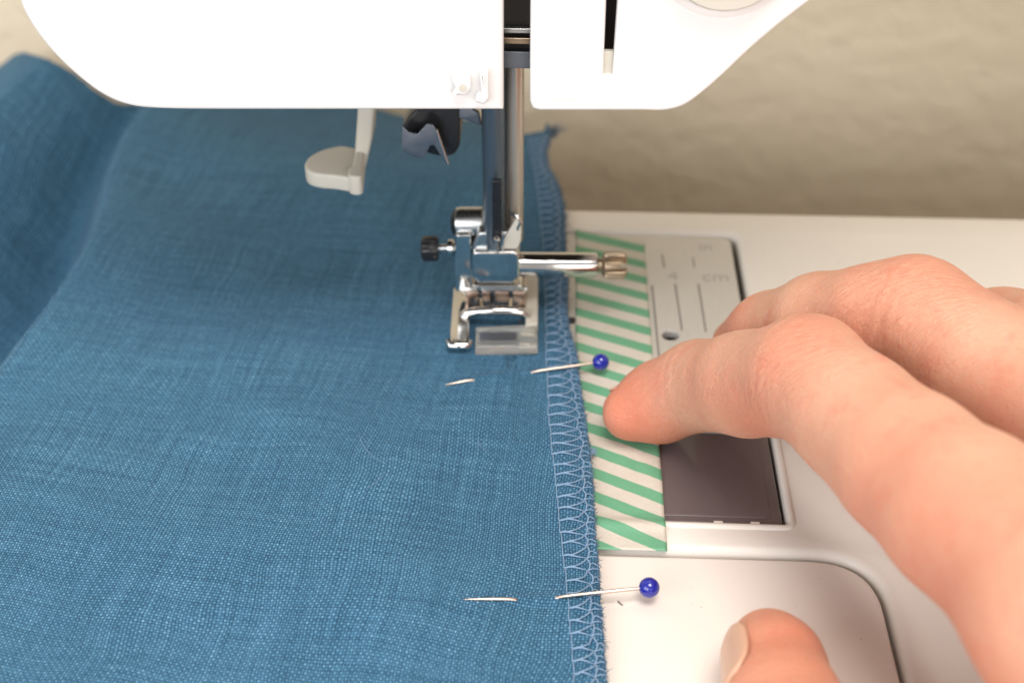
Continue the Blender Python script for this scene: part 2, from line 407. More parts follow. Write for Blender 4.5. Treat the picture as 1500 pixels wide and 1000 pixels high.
text('4', 986, 405, .40, M_ink2, NP, 'engraved_number'); text('cm', 1048, 406, .46, M_ink2, NP, 'engraved_unit'); text('in', 1033, 362, .40, M_ink2, NP, 'engraved_unit')
# smoked bobbin cover: main plate with a sloped right border
cov = under(prism('bobbin_cover', [fillet(rect(opL+.06, opB+.065, opR-.05, plB-.02), [.05, .06, .05, .05], 4)], -.22, -.075, .03, M_cover))
tag(cov, 'smoked dark plastic sliding cover over the bobbin')
sub(prism('raised_panel', [fillet(rect(opL+.15, opB+.20, opR-.22, plB-.06), .08, 4)], -.10, -.062, .016, M_cover), cov)
for px in (1053, 1107):
    c = P(px, 764, 0); under(prism('cover_tab', [rect(c.x-.07, opB-.01, c.x+.07, opB+.075)], -.2, -.03, .01, M_bed))

# ---- head
spk = [P(905, 880, -.04), P(908, 883, -.03), P(912, 886, -.04)]; sub(tube('lint_speck', [v+Vector((0, 0, 8.5-8.5)) for v in spk], .012, M_ink, seg=5), PAN)
YH = -1.6
def zx(pts, Y=YH): return [(Q(px, py, Y).x, Q(px, py, Y).z) for px, py in pts]
Lc = [v[:] for v in catmull([(*zx([(p)])[0], 0) for p in [(20, -60), (28, 0), (46, 38), (75, 76), (110, 110), (150, 140), (190, 156), (240, 161), (330, 162)]], 5)]
zT = 16.0
left = [(Lc[0][0]-.15, zT)] + [(v[0], v[1]) for v in Lc] + [Q(736, 162, YH).xz[:] if False else (Q(737, 162, YH).x, Q(737, 162, YH).z), (Q(741, -10, YH).x, zT)]
left = [(left[0][0]-.0, zT)] + left[1:]
FP = under(upright('face_cover', [left], YH, YH+.28, .07, M_white))
Rc = catmull([(*zx([p])[0], 0) for p in [(945, 163), (975, 163), (1003, 155), (1030, 136), (1062, 108), (1100, 72), (1145, 34), (1190, 0), (1250, -42)]], 5)
xsl = [Q(888, 0, YH), Q(883.5, 113, YH), Q(897, 113, YH), Q(905, 0, YH)]
cl = [(Q(776, -10, YH).x, zT), (Q(776, 120, YH).x, Q(776, 120, YH).z), (Q(776, 150, YH).x, Q(776, 150, YH).z), (Q(780, 160, YH).x, Q(780, 160, YH).z), (Q(790, 163, YH).x, Q(790, 163, YH).z)]
e = Rc[-1]
right = cl + [(v.x, v.y) for v in Rc] + [(e.x+5.5, e.y+4.2), (BX1-1.0, e.y+4.4), (BX1-1.0, zT)]
sx0 = xsl[0].x+(xsl[0].x-xsl[1].x)*.0; sx1 = xsl[3].x
right += [(xsl[3].x+.42, zT), (xsl[3].x, xsl[3].z), (xsl[2].x, xsl[2].z), (xsl[1].x, xsl[1].z), (xsl[0].x, xsl[0].z), (xsl[0].x+.42, zT)]
FC = under(upright('front_cover', [right], YH, YH+.28, .06, M_white))
# shell behind the two covers: rim following the outline, open below
def rim(name, pts, th, y0, y1):
    out = [Vector((p[0], p[1])) for p in pts]; inn = []
    for i, p in enumerate(out):
        t = (out[min(i+1, len(out)-1)]-out[max(i-1, 0)]).normalized(); inn.append(p+Vector((-t.y, t.x))*th)
    return upright(name, [[tuple(p) for p in out]+[tuple(p) for p in inn[::-1]]], y0, y1, .03, M_white)
under(rim('side_shell', [(Lc[0][0]-.15, zT-.02)]+[(v[0], v[1]) for v in Lc][:-3], .2, YH+.283, YH+8.4))
under(rim('arm_shell', [(v.x, v.y) for v in Rc[6:]]+[(e.x+5.5, e.y+4.2), (BX1-1.1, e.y+4.4)], .2, YH+.283, YH+8.4))
zcore = Q(758, 100, -.9).z
core = fillet([(-4.6, zcore), (2.0, zcore), (5.0, zcore+3.4), (5.0, zT-.3), (-4.6, zT-.3)], .2)
under(upright('inner_chassis', [core], -.9, 6.4, .04, M_dark))
under(upright('back_cover', [[(-4.9, zcore+2.0), (2.2, zcore+2.0), (9.5, e.y+4.8), (BX1-1.1, e.y+4.8), (BX1-1.1, zT-.05), (-6.4, zT-.05)]], 6.8, 7.1, .05, M_white))
under(prism('top_cover', [fillet(rect(-8.4, YH-.05, BX1-.5, 7.2), .8)], zT, zT+.8, .2, M_white))
under(prism('pillar', [fillet(rect(BX1-8.5, YH+.3, BX1-.6, 4.4), .8)], -.02, zT-.02, .1, M_white))
# pieces seen in the gap between the covers
pbox_u = lambda *a, **k: under(pbox(*a, **k))
pbox_u('guide_bracket', 736, 76, 780, 101, -1.02, .1, .01, M_rail)
pbox_u('cross_rod', 736, 56, 780, 66, -1.05, .12, .02, M_brass)
pbox_u('cross_rod', 736, 42, 780, 50, -1.05, .12, .02, M_steel)
# take-up lever slot end, moulded pad, dial
pbox_u('slot_insert', 884, 76, 897, 112, YH+.12, .1, .01, M_lever)
a = Q(1066, -80, YH); lathe_o = lathe('tension_dial', (a.x, YH-.02, a.z), (a.x, YH-.5, a.z), [(0, .86), (.0, .88), (.18, .88), (.24, .84), (.25, 0.02)], M_lever); under(lathe_o)
lathe_o2 = lathe('dial_ring', (a.x, YH+.02, a.z), (a.x, YH-.5, a.z), [(0, 1.06), (.02, 1.06), (.04, 1.02), (.04, .9), (.0, .88)], M_white); under(lathe_o2)
def pf(pts, Y): return [(Q(x, y, Y).x, Q(x, y, Y).z) for x, y in pts]
under(upright('moulded_pad', [fillet(pf([(790, 60), (852, 60), (850, 132), (842, 146), (802, 146), (790, 132)], YH), .06)], YH-.012, YH+.02, .005, M_white))
# thread cutter and hook moulded low on the face cover
hook = under(upright('thread_cutter', [fillet(pf([(664, 104), (684, 104), (690, 112), (690, 126), (684, 134), (662, 134), (668, 124), (662, 114)], YH), .05)], YH-.16, YH+.02, .05, M_white))
sub(lathe('cutter_hole', (Q(679, 122, YH).x, YH-.17, Q(679, 122, YH).z), (Q(679, 122, YH).x, YH-.3, Q(679, 122, YH).z), [(0, .06), (.005, .06), (.008, .03)], M_lever), hook)
under(upright('thread_hook', [fillet(pf([(703, 98), (716, 98), (717, 138), (710, 146), (697, 142), (698, 134), (706, 130)], YH), .04)], YH-.2, YH+.02, .05, M_white))

# ---- bars
def vbar(name, px, pyt, pyb, Y, r, mat, prof=None):
    t = Q(px, pyt, Y); b_ = Q(px, pyb, Y); x = (t.x+b_.x)/2; L = b_.z-t.z
    o = lathe(name, (x, Y, t.z+3.5), (x, Y, b_.z), [(0, r), (t.z+3.5-b_.z-.04, r), (t.z+3.5-b_.z, r*.85)], mat); return under(o)
NB = vbar('needle_bar', 754, 100, 352, .75, .155, M_bar)
vbar('guide_rod', 737, 100, 330, .95, .10, M_copper)
PB = vbar('presser_bar', 723.5, 150, 372, .55, .20, M_bluebar)
# threader: flat dark blade hanging in front of the bars, with a tiny hook
TH = under(upright('needle_threader', [fillet(pf([(721, 263), (735, 263), (735, 352), (721, 352)], .28), .04)], .24, .32, .015, M_black))
sub(lathe('threader_tip', (Q(728, 349, .2).x, .2, Q(728, 349, .2).z), (Q(728, 349, .2).x, .1, Q(728, 349, .2).z), [(0, .05), (.05, .06), (.09, .04), (.1, .01)], M_chrome), TH)
sub(tube('threader_wire', [Q(728, 345, .2), Q(726.5, 356, .2), Q(728, 368, .2)], .03, M_steel), TH)

# ---- needle clamp block with its screw
CB = under(upright('needle_clamp', [fillet(pf([(694, 369), (757, 369), (761, 376), (761, 406), (752, 416), (699, 416), (691, 407), (691, 376)], .28), .06)], .28, 1.15, .05, M_chrome, res=4))
tag(CB, 'chrome needle clamp block with long screw pointing right')
sub(upright('clamp_collar', [fillet(pf([(700, 340), (756, 340), (762, 368), (690, 368)], .40), .08)], .40, 1.2, .06, M_steel), CB)
sub(upright('thread_guide', [fillet(pf([(757, 318), (738, 350), (738, 364), (758, 364), (763, 352), (764, 322)], .36), .04)], .34, .42, .015, M_lever), CB)
sub(tube('guide_wire', [Q(748, 312, .5), Q(758, 316, .36), Q(763, 326, .34), Q(758, 334, .36), Q(762, 342, .4)], .035, M_chrome), CB)
aL = Q(757, 387, .62); aR = Q(876, 388, .62)
sub(lathe('screw_sleeve', aL, aR, [(0, .20), (.02, .225), (aR.x-aL.x-.06, .225), (aR.x-aL.x-.02, .21), (aR.x-aL.x, .17)], M_chrome, seg=32), CB)
sub(tube('screw_neck', [Q(872, 388, .62), Q(888, 388, .62)], .12, M_brass), CB)
kl = Q(881, 388.5, .62); kr = Q(919, 388.5, .62); kw = kr.x-kl.x
KN = lathe('knurled_knob', kl, kr, [(0, .10), (.01, .17), (.06, .225), (.10, .235), (kw-.12, .235), (kw-.05, .215), (kw-.01, .16), (kw, .08)], M_brass, seg=96,
      rfun=lambda an, t: 1+.045*(1 if math.sin(an*24) > 0 else -1) if t > .05 else 1)
# cut the screwdriver slot through the knob's end
bmc = bmesh.new(); bmesh.ops.create_cube(bmc, size=1); cut = bmobj('cutter', bmc, None)
cut.scale = (.26, .10, .8); cut.location = (kr.x, .62, (kl.z+kr.z)/2); cut.rotation_euler = (math.radians(62), 0, 0)
bpy.context.view_layer.update()
mo = KN.modifiers.new('slot', 'BOOLEAN'); mo.object = cut; mo.operation = 'DIFFERENCE'; mo.solver = 'EXACT'
dg = bpy.context.evaluated_depsgraph_get(); me = bpy.data.meshes.new_from_object(KN.evaluated_get(dg)); KN.modifiers.clear(); KN.data = me
bpy.data.objects.remove(cut); autosmooth(KN.data, 25); sub(KN, CB)

# ---- presser foot holder: knob at the left, black thumb screw
AK = under(upright('foot_holder', [fillet(pf([(668, 344), (690, 344), (693, 418), (764, 418), (768, 428), (668, 428), (664, 400)], .5), .04)], .5, 1.3, .035, M_chrome))
c0 = Q(663, 326, .9); c1 = Q(707, 326, .9)
sub(lathe('holder_boss', c0, c1, [(0, .10), (.02, .20), (.07, .27), (.14, .285), (c1.x-c0.x, .285)], M_steel, seg=30), AK)
sub(lathe('boss_cap', Q(660, 326, .9), c1, [(0, .05), (.02, .17), (.08, .25), (.09, .2)], M_black), AK)
s0 = Q(617, 364, .75); s1 = Q(643, 364, .75)
sub(lathe('thumb_screw', s0, s1, [(0, .12), (.02, .20), (.06, .225), (s1.x-s0.x-.05, .225), (s1.x-s0.x-.01, .2), (s1.x-s0.x, .1)], M_black, seg=48, rfun=lambda an, t: 1+.03*math.sin(an*20)), AK)
sub(tube('screw_shaft', [Q(640, 364, .75), Q(672, 362, .75)], .075, M_steel), AK)
sub(lathe('screw_washer', Q(655, 363, .75), Q(668, 363, .75), [(0, .10), (.02, .15), (.10, .16), (.14, .12)], M_chrome), AK)

# ---- presser foot: hinge pieces, side rail, bow, clear sole
def flat(pts, z): return [(P(x, y, z).x, P(x, y, z).y) for x, y in pts]
FZ = .40
PF = under(prism('presser_foot', [fillet(flat([(664, 420), (686, 424), (688, 486), (684, 500), (660, 500), (659, 486)], FZ), .05)], .17, FZ, .04, M_chrome))
tag(PF, 'snap-on foot with chrome left rail and clear plastic sole')
sub(tube('upturned_toe', [P(658, 500, .36), P(660, 506, .33), P(684, 506, .33), P(686, 500, .36)], .085, M_chrome, seg=14), PF)
sub(prism('clear_sole', [fillet(flat([(697, 478), (787, 474), (788, 507), (696, 508)], .36), .06)], .17, .36, .03, M_clear), PF)
sub(prism('sole_window', [fillet(flat([(702, 486), (757, 486), (757, 499), (702, 499)], .37), .02)], .362, .372, .003, M_rail), PF)
sub(prism('sole_rib', [fillet(flat([(762, 482), (784, 481), (784, 489), (762, 489)], .42), .02)], .355, .43, .02, M_clear), PF)
sub(prism('sole_rib', [fillet(flat([(760, 500), (784, 500), (784, 508), (760, 508)], .42), .02)], .355, .42, .02, M_clear), PF)
sub(prism('right_rail', [fillet(flat([(768, 404), (788, 404), (788, 474), (770, 476)], .40), .04)], .17, .40, .03, M_lever), PF)
sub(prism('rear_sole', [fillet(flat([(684, 436), (770, 436), (770, 452), (684, 452)], .3), .03)], .17, .3, .02, M_chrome), PF)
for (x0, x1) in ((682, 702), (706, 719), (724, 746), (750, 769)):
    sub(pbox('hinge_lug', x0, 427, x1, 449, .62, .5, .03, M_copper, None, .02), PF)
sub(tube('hinge_pin', [Q(678, 424, .75), Q(772, 424, .75)], .085, M_chrome, seg=14), PF)
bow = catmull([Q(684, 474, .35), Q(678, 466, .30), Q(686, 458, .27), Q(724, 455, .24), Q(764, 457, .27), Q(772, 466, .30), Q(764, 474, .35)], 6)
sub(tube('wire_bow', bow, .085, M_chrome, seg=14), PF)
sub(tube('needle', [Q(724, 405, .75), Q(724, 445, .75), Q(724.5, 462, .75)], [.075, .06, .03], M_steel), CB)

# ---- presser foot lifter lever, hanging behind the head
YL = 1.6
LV = under(upright('presser_foot_lifter', [fillet(pf([(527, 120), (552, 120), (546, 200), (534, 252), (522, 262), (519, 250), (521, 215)], YL), .05)], YL-.1, YL+.45, .05, M_lever))
tag(LV, 'ivory plastic lever with a rounded paddle')
zc_ = Q(490, 268, YL-.6).z
padl = [(P(x, y, zc_+.3).x, P(x, y, zc_+.3).y) for x, y in [(519, 262), (530, 250), (528, 218), (500, 212), (470, 219), (452, 229), (445, 240), (449, 250), (465, 255), (492, 257)]]
sub(prism('paddle', [fillet(padl, .12, 5)], zc_, zc_+.3, .05, M_lever, res=3), LV)
pad2 = [(P(x, y, zc_+.34).x, P(x, y, zc_+.34).y) for x, y in [(509, 260), (530, 261), (534, 224), (521, 222), (516, 244), (510, 248)]]
sub(prism('paddle_rib', [fillet(pad2, .14, 5)], zc_-.02, zc_+.36, .04, M_lever), LV)

# ---- buttonhole sensor bracket: black body and bent steel plate
YB = .9
BB = under(upright('threader_bracket', [fillet(pf([(588, 188), (598, 172), (612, 160), (612, 130), (674, 130), (674, 215), (664, 229), (648, 231), (628, 226), (618, 222), (602, 208), (596, 196)], YB), .10)], YB, YB+.7, .05, M_black))
sub(upright('bent_plate', [fillet(pf([(589, 184), (598, 193), (612, 196), (626, 181), (634, 182), (641, 192), (657, 238), (655, 241), (650, 234), (636, 212), (630, 213), (623, 228), (614, 232), (594, 224), (588, 216)], YB-.25), .02)], YB-.27, YB-.22, .01, M_rail), BB)
sub(tube('blade_edge', [Q(639, 190, YB-.3), Q(656, 240, YB-.3)], .028, M_chrome), BB)
sub(upright('side_arm', [fillet(pf([(672, 150), (702, 166), (706, 184), (700, 184), (684, 176), (672, 174)], YB), .03)], YB, YB+.1, .02, M_rail), BB)

# ------------------------------------------------------------------ washi tape
tl0, tl1 = P(833, 340).x, P(833, 340).x
tx1 = (P(943, 345).x+P(977, 800).x)/2; tx0 = P(843, 470).x; tyT = P(890, 337).y; tyB = P(930, 806).y
NXT, NYT = 26, 150
me = bpy.data.meshes.new('washi_tape'); vs = []; fs = []; uvs = []
def bedz(y): return -.03 if (y > opB and y < opT) else .0
for j in range(NYT+1):
    y = tyB+(tyT-tyB)*j/NYT; y00 = y
    ysm = sum(bedz(y+d) for d in (-.15, -.07, 0, .07, .15))/5
    ysm += .052*math.exp(-((y-opB+.075)/.13)**2)
    for i in range(NXT+1):
        u = i/NXT; x = tx0+(tx1-tx0)*u; y = tyB+(tyT-.46*u+.02*math.sin(u*23)-tyB)*j/NYT
        fold = max(0, 1-abs(y+2.6)/1.5)
        wz = .050*fold*abs(mnoise.noise(Vector((x*2.2, y*1.2, 3)))) + .006*mnoise.noise(Vector((x*3, y*3, 9)))
        xe = x + .012*mnoise.noise(Vector((u*2, y*1.5, 5)))
        vs.append((xe, y, ysm+.014+wz)); uvs.append((x-tx0, y))
for j in range(NYT):
    for i in range(NXT):
        a = j*(NXT+1)+i; fs.append((a, a+1, a+NXT+2, a+NXT+1))
me.from_pydata(vs, [], fs); ul = me.uv_layers.new(name='UVMap')
for l in me.loops: ul.data[l.index].uv = uvs[l.vertex_index]
tape = obj('washi_tape', me, M_tape); mo = tape.modifiers.new('thickness', 'SOLIDIFY'); mo.thickness = .008; mo.offset = -1
tag(tape, 'green and white striped paper tape stuck down beside the blue cloth', 'tape')

# ------------------------------------------------------------------ fabric
edge_px = [(806, 204), (800, 222), (803, 245), (818, 272), (826, 300), (827, 330), (829, 370), (832, 410), (830, 445), (833, 480), (845, 520), (849, 560), (857, 610), (863, 655), (868, 700), (870, 745), (873, 790), (877, 830), (879, 870), (882, 910), (885, 950), (889, 1000), (896, 1060), (904, 1130)]
EZ = .11
E = [P(x, y, EZ) for x, y in edge_px]; Ey = np.array([e_.y for e_ in E])[::-1]; Ex = np.array([e_.x for e_ in E])[::-1]
def edgex(y): return float(np.interp(y, Ey, Ex))
Yf = P(750, 1110).y
PINS = []
def fz(x, y):
    z = .12
    # off the back of the bed the cloth hangs out, sagging slightly
    if y > BY1: z -= .035*(y-BY1)**2 * max(0, min(1, (x+12)/8))
    # off the left end of the bed: drop, trough, then a bunched fold
    xe = -9.55 + .25*math.sin(y*.6)
    s = xe-x
    if s > 0:
        drop = -3.4*(1-math.exp(-(s*.95)**2))
        s2 = s-3.0-.15*(9-y); hump = 4.0*math.exp(-(s2/(1.5 if s2 < 0 else 4.5))**2)*min(1, max(0, (y+2)/9))
        z += drop+hump
    else:
        z += .22*math.exp(-(s/.9)**2)*min(1, max(0, (y+4)/6))
    # long soft folds
    z += .16*math.exp(-((x+5.5+.5*y)/1.5)**2)*min(1, max(0, (-y+1)/5))
    z += .13*mnoise.noise(Vector((x*.30+y*.1, y*.26, 2)))+.10*abs(mnoise.noise(Vector((x*.15+y*.12, y*.2, 7))))
    ex = edgex(y); d = ex-x
    if d < 1.4: z = z*max(0, d/1.4)+ (.12)*(1-max(0, d/1.4))
    if d < .8: z += .02*math.sin(max(0, d)*math.pi/.8)+.008*mnoise.noise(Vector((x*2, y*2.5, 1)))
    if -0.8 < x+1 and y > -1.2 and y < 2.6 and abs(x+.3) < 1.6: z = min(z, .165)
    # tunnels over the pins
    for (a, b_, amp) in PINS:
        ab = b_-a; t = max(0, min(1, ((x-a.x)*ab.x+(y-a.y)*ab.y)/(ab.x**2+ab.y**2)))
        dd = math.hypot(x-a.x-ab.x*t, y-a.y-ab.y*t)
        z += amp*math.exp(-(dd/.09)**2)
    return max(z, -8.3)
pin1 = dict(head=(880, 530), a=(775, 545), b=(697, 555), tip=(652, 561)); pin2 = dict(head=(951, 860), a=(812, 873), b=(756, 878), tip=(679, 884))
for p in (pin1, pin2): PINS.append((P(*p['a'], .17), P(*p['b'], .17), .035))
back_px = [(-260, 110, .9), (-120, 95, .9), (0, 86, .8), (35, 76, .8), (70, 86, .6), (105, 104, .3), (140, 132, .1), (172, 152, .0)]
BK = [P(x, y, z) for x, y, z in back_px]; bxs = np.array([b_.x for b_ in BK]); bys = np.array([b_.y for b_ in BK])
yTR = P(790, 207, -.2).y; xst = P(725, 180, -.2).x
def toP(v):
    q = Rm.transposed() @ (v-CAM); return 750+FPX*q.x/-q.z, 500-FPX*q.y/-q.z
opx = [b_[0] for b_ in back_px]; opy = [b_[1] for b_ in back_px]; _bc = {}
def backy(x):
    if x < bxs[-1]:
        k = round(x, 3)
        if k not in _bc:
            y = 13.6
            while y > 2:
                u, v = toP(Vector((x, y, fz(x, y))))
                if v >= np.interp(u, opx, opy): break
                y -= .05
            _bc[k] = y
        return _bc[k]
    t = min(1, max(0, (x-xst)/.35)); t = t*t*(3-2*t); return (backy(float(bxs[-1])-.001)+1.35*min(1, (x-bxs[-1])/2.0))*(1-t) + (yTR+.05*math.sin(x*3))*t
NXc, NYc = 330, 300
me = bpy.data.meshes.new('linen_fabric'); vs = []; fs = []; uvs = []
XL = -17.0
for j in range(NYc+1):
    tj = j/NYc
    for i in range(NXc+1):
        s = i/NXc; s = 1-(1-s)**1.25
        yb = backy(XL+(edgex(yTR)-XL)*s)
        if s > .985: yb += .45*max(0, 1-abs(s-.9955)/.0045)     # frayed corner
        y = Yf+(yb-Yf)*tj
        xr = edgex(y)+.02*mnoise.noise(Vector((0, y*6, 0)))+.012*mnoise.noise(Vector((3, y*17, 0)))
        x = XL+(xr-XL)*s
        vs.append((x, y, fz(x, y))); uvs.append((x*math.cos(.11)-y*math.sin(.11), x*math.sin(.11)+y*math.cos(.11)))
for j in range(NYc):
    for i in range(NXc):
        a = j*(NXc+1)+i; fs.append((a, a+1, a+NXc+2, a+NXc+1))
me.from_pydata(vs, [], fs); ul = me.uv_layers.new(name='UVMap')
for l in me.loops: ul.data[l.index].uv = uvs[l.vertex_index]
CL = obj('linen_fabric', me, M_cloth); mo = CL.modifiers.new('thickness', 'SOLIDIFY'); mo.thickness = .05; mo.offset = -1
tag(CL, 'blue woven linen cloth spread under the presser foot with overlocked right edge', 'fabric')

# stitches along the right edge: each stitch is one bight of thread, linked into the chain at the raw edge
sl_px = [(775, 215), (783, 250), (789, 290), (793, 330), (797, 380), (799, 430), (800, 480), (801, 520), (802, 560), (804, 610), (808, 655), (814, 700), (818, 745), (822, 790), (827, 830), (831, 870), (835, 910), (838, 950), (841, 1000), (846, 1060), (850, 1110)]
SLp = [P(x, y, EZ+.02) for x, y in sl_px]; Sy = np.array([q.y for q in SLp])[::-1]; Sx = np.array([q.x for q in SLp])[::-1]
def seamx(y): return float(np.interp(y, Sy, Sx))
y = Yf+.05; rngs = random.Random(3); prev = None; nst = 0; ys = []
while y < yTR-.1:
    ys.append(y); y += .250*(1+.22*(rngs.random()-.5))
def on(x, y, dz): return Vector((x, y, fz(x, y)+dz))
for k in range(len(ys)-1):
    y0, y1 = ys[k], ys[k+1]; xs = seamx(y0)+.015*rngs.uniform(-1, 1); xe0 = edgex(y0)-.15+.03*rngs.uniform(-1, 1); xe1 = edgex(y1)-.15+.03*rngs.uniform(-1, 1)
    tilt = rngs.uniform(-.02, .02); bm = bmesh.new(); w = xe0-xs
    A = [on(xs, y0, .006), on(xs+.06, y0+.004, .022), on(xs+w*.35, y0+.012+tilt, .026), on(xs+w*.7, y0-.012+tilt, .022), on(xe0, y0-.035, .012)]
    cA = catmull(A, 3); add_tube(bm, cA, [.007+.010*math.sin(math.pi*min(1, .15+i/len(cA)*1.1)) for i in range(len(cA))], 5)
    Bp = [on(xs+.03, y0+.006, .012), on(xs+w*.4, y0+.02+tilt, .038), on(xs+w*.72, y0+.09, .024), on(xe1-.01, y1-.055, .014)]
    add_tube(bm, catmull(Bp, 3), .0115, 5)
    # chain link at the edge, and the loop thrown over the raw edge
    C1 = [on(xe0, y0-.04, .014), on(xe0+.03, (y0+y1)/2-.05, .026), on(xe1, y1-.05, .014)]; add_tube(bm, catmull(C1, 3), .012, 5)
    r = rngs.uniform(.8, 1.2)
    C2 = [on(xe0+.01, y0-.03, .016), on(xe0+.07*r, y0+.0, .022), Vector((edgex(y0)-.01, y0+.02, EZ+.01)), Vector((edgex(y0)+.008, y0+.03, EZ-.04))]
    add_tube(bm, catmull(C2, 3), .010, 5)
    C3 = [on(xe0+.01, y0+.07, .016), on(xe0+.07*r, y0+.09+.02*r, .022), Vector((edgex(y0)-.01, y0+.08, EZ+.01)), Vector((edgex(y0)+.008, y0+.07, EZ-.04))]
    add_tube(bm, catmull(C3, 3), .009, 5)
    L1 = [on(xs-.004, y0, .006), on(xs-.008, (y0+y1)/2, .010), on(seamx(y1), y1, .006)]; add_tube(bm, L1, .008, 5)
    bmobj('stitch', bm, M_thread, CL)
# frayed fibres along the raw edge and short lint on the seam
bm = bmesh.new(); rf = random.Random(11)
for k in range(2600):
    y = rf.uniform(Yf, yTR); x = edgex(y)-abs(rf.gauss(0, .04)); L = rf.uniform(.03, .10)*(2.0 if rf.random() < .05 else 1); an = rf.uniform(-1.2, 1.2)
    if y > BY1-1: L *= 1.3
    p0 = Vector((x, y, EZ+rf.uniform(-.03, .03))); d = Vector((math.cos(an)*.75, math.sin(an), rf.uniform(-.5, .4)))
    add_tube(bm, [p0, p0+d*L*.5+Vector((0, rf.uniform(-.02, .02), 0)), p0+d*L], [.006, .005, .002], 3, False)
for k in range(26):      # stray corner threads
    c = P(808+rf.uniform(-8, 8), 212, -.1); p0 = Vector((c.x, yTR+rf.uniform(-.1, .2), -.1)); L = rf.uniform(.2, .5)
    add_tube(bm, [p0, p0+Vector((rf.uniform(0, .15), L*.5, .1)), p0+Vector((rf.uniform(.0, .4), L, .06))], [.012, .010, .004], 3, False)
o = bmobj('frayed_threads', bm, M_fray, CL); o['kind'] = 'stuff'
# one little tuft of lint by the edge
bm = bmesh.new(); c = P(868, 662, .1)
for k in range(40):
    a = Vector((rf.gauss(0, .03), rf.gauss(0, .05), abs(rf.gauss(0, .02)))); b_ = Vector((rf.gauss(0, .03), rf.gauss(0, .05), abs(rf.gauss(0, .02)))); add_tube(bm, [c+a, c+(a+b_)/2+Vector((.02, 0, .02)), c+b_], .005, 3, False)
o = bmobj('lint_tuft', bm, M_thread, CL); o['kind'] = 'stuff'
# a few loose hairs of lint on the cloth
for (pts) in ([(526, 640), (534, 660), (550, 676), (566, 684)], [(560, 704), (548, 716), (540, 722)], [(700, 640), (704, 652), (716, 660)]):
    q = [P(x, y, .2) for x, y in pts]; q = [on(v.x, v.y, .012) for v in q]
    tube('lint_hair', catmull(q, 5), .0035, M_thread, CL, seg=4)

# ------------------------------------------------------------------ pins
def pin(p, label, hz):
    c = P(*p['head'], hz); r = .150
    root = empty('pin', (c.x, c.y, c.z)); tag(root, label, 'pin', 'pins through the seam')
    a = P(*p['a'], .2); b_ = P(*p['b'], .2); t = P(*p['tip'], .22)
    path = [c, P(p['head'][0]*.6+p['a'][0]*.4, p['head'][1]*.6+p['a'][1]*.4, (hz*.6+.22*.4)), Vector((a.x+.14, a.y+(c.y-a.y)/(c.x-a.x)*.14, fz(a.x+.14, a.y)+.035)), Vector((a.x-.04, a.y, fz(a.x, a.y)-.05)),
            Vector(((a.x+b_.x)/2, (a.y+b_.y)/2, fz((a.x+b_.x)/2, (a.y+b_.y)/2)-.10)), Vector((b_.x+.04, b_.y, fz(b_.x, b_.y)-.05)),
            Vector((b_.x-.1, b_.y-(b_.y-t.y)/(b_.x-t.x)*.1, fz(b_.x-.1, b_.y)+.016)), Vector((t.x, t.y, fz(t.x, t.y)+.03))]
    pts = catmull([v-c for v in path], 5); n = len(pts)
    bm = bmesh.new(); add_tube(bm, pts, [.027*min(1, (n-1-i)/4+.2) for i in range(n)], 8); bmobj('shaft', bm, M_pin, root)
    bm = bmesh.new(); bmesh.ops.create_uvsphere(bm, u_segments=32, v_segments=20, radius=r)
    for v in bm.verts: v.co.x *= 1.02
    bmobj('head', bm, M_pinhead, root)
pin(pin1, 'blue-headed pin nearer the presser foot, its head over the striped tape', .24)
pin(pin2, 'blue-headed pin nearer the camera, its head over the plain cream tray', .24)

# ------------------------------------------------------------------ hand (signed-distance body turned into one mesh)
def H(px, py, z): return np.array(P(px, py, z)[:])
idx = [(H(921, 605, .50), .46), (H(962, 590, .66), .66), (H(1025, 565, 1.25), .72), (H(1095, 562, 2.05), .79), (H(1182, 553, 3.0), .87), (H(1250, 610, 3.2), .86), (H(1335, 684, 3.45), .94), (H(1420, 752, 3.7), 1.00), (H(1585, 900, 3.95), 1.06)]
mid = [(H(1093, 512, .85), .60), (H(1130, 490, 1.45), .70), (H(1205, 474, 2.35), .80), (H(1280, 470, 2.9), .84), (H(1338, 463, 3.15), .90), (H(1440, 538, 3.1), .95), (H(1560, 622, 3.15), 1.0), (H(1760, 765, 3.6), 1.1)]
rng_ = [(H(1300, 505, .7), .58), (H(1390, 492, 1.7), .70), (H(1470, 498, 2.5), .78), (H(1545, 510, 3.1), .84), (H(1660, 590, 3.6), .9), (H(1800, 690, 4.0), 1.05)]
lit = [(H(1500, 545, .6), .5), (H(1570, 520, 1.5), .62), (H(1700, 545, 2.5), .70), (H(1800, 590, 3.0), .75), (H(1920, 680, 3.6), .95)]
wr = np.array((12.2, -16.2, 3.3)); wr2 = np.array((19.0, -24.5, 3.0))
thb = [(H(1126, 950, .66), .55), (H(1136, 975, .76), .66), (H(1150, 1035, 1.0), .72), (H(1195, 1150, 1.45), .80), (np.array((5.9, -13.0, 2.2)), .95), (np.array((8.3, -15.0, 2.7)), 1.25), (wr, 1.5)]
segs = []
for ch in (idx, mid, rng_, lit, thb): segs.append([(ch[i][0], ch[i+1][0], ch[i][1], ch[i+1][1]) for i in range(len(ch)-1)])
im, mm_, rm, lm = idx[-1][0], mid[-1][0], rng_[-1][0], lit[-1][0]
wo = np.array((.9, .6, 0))
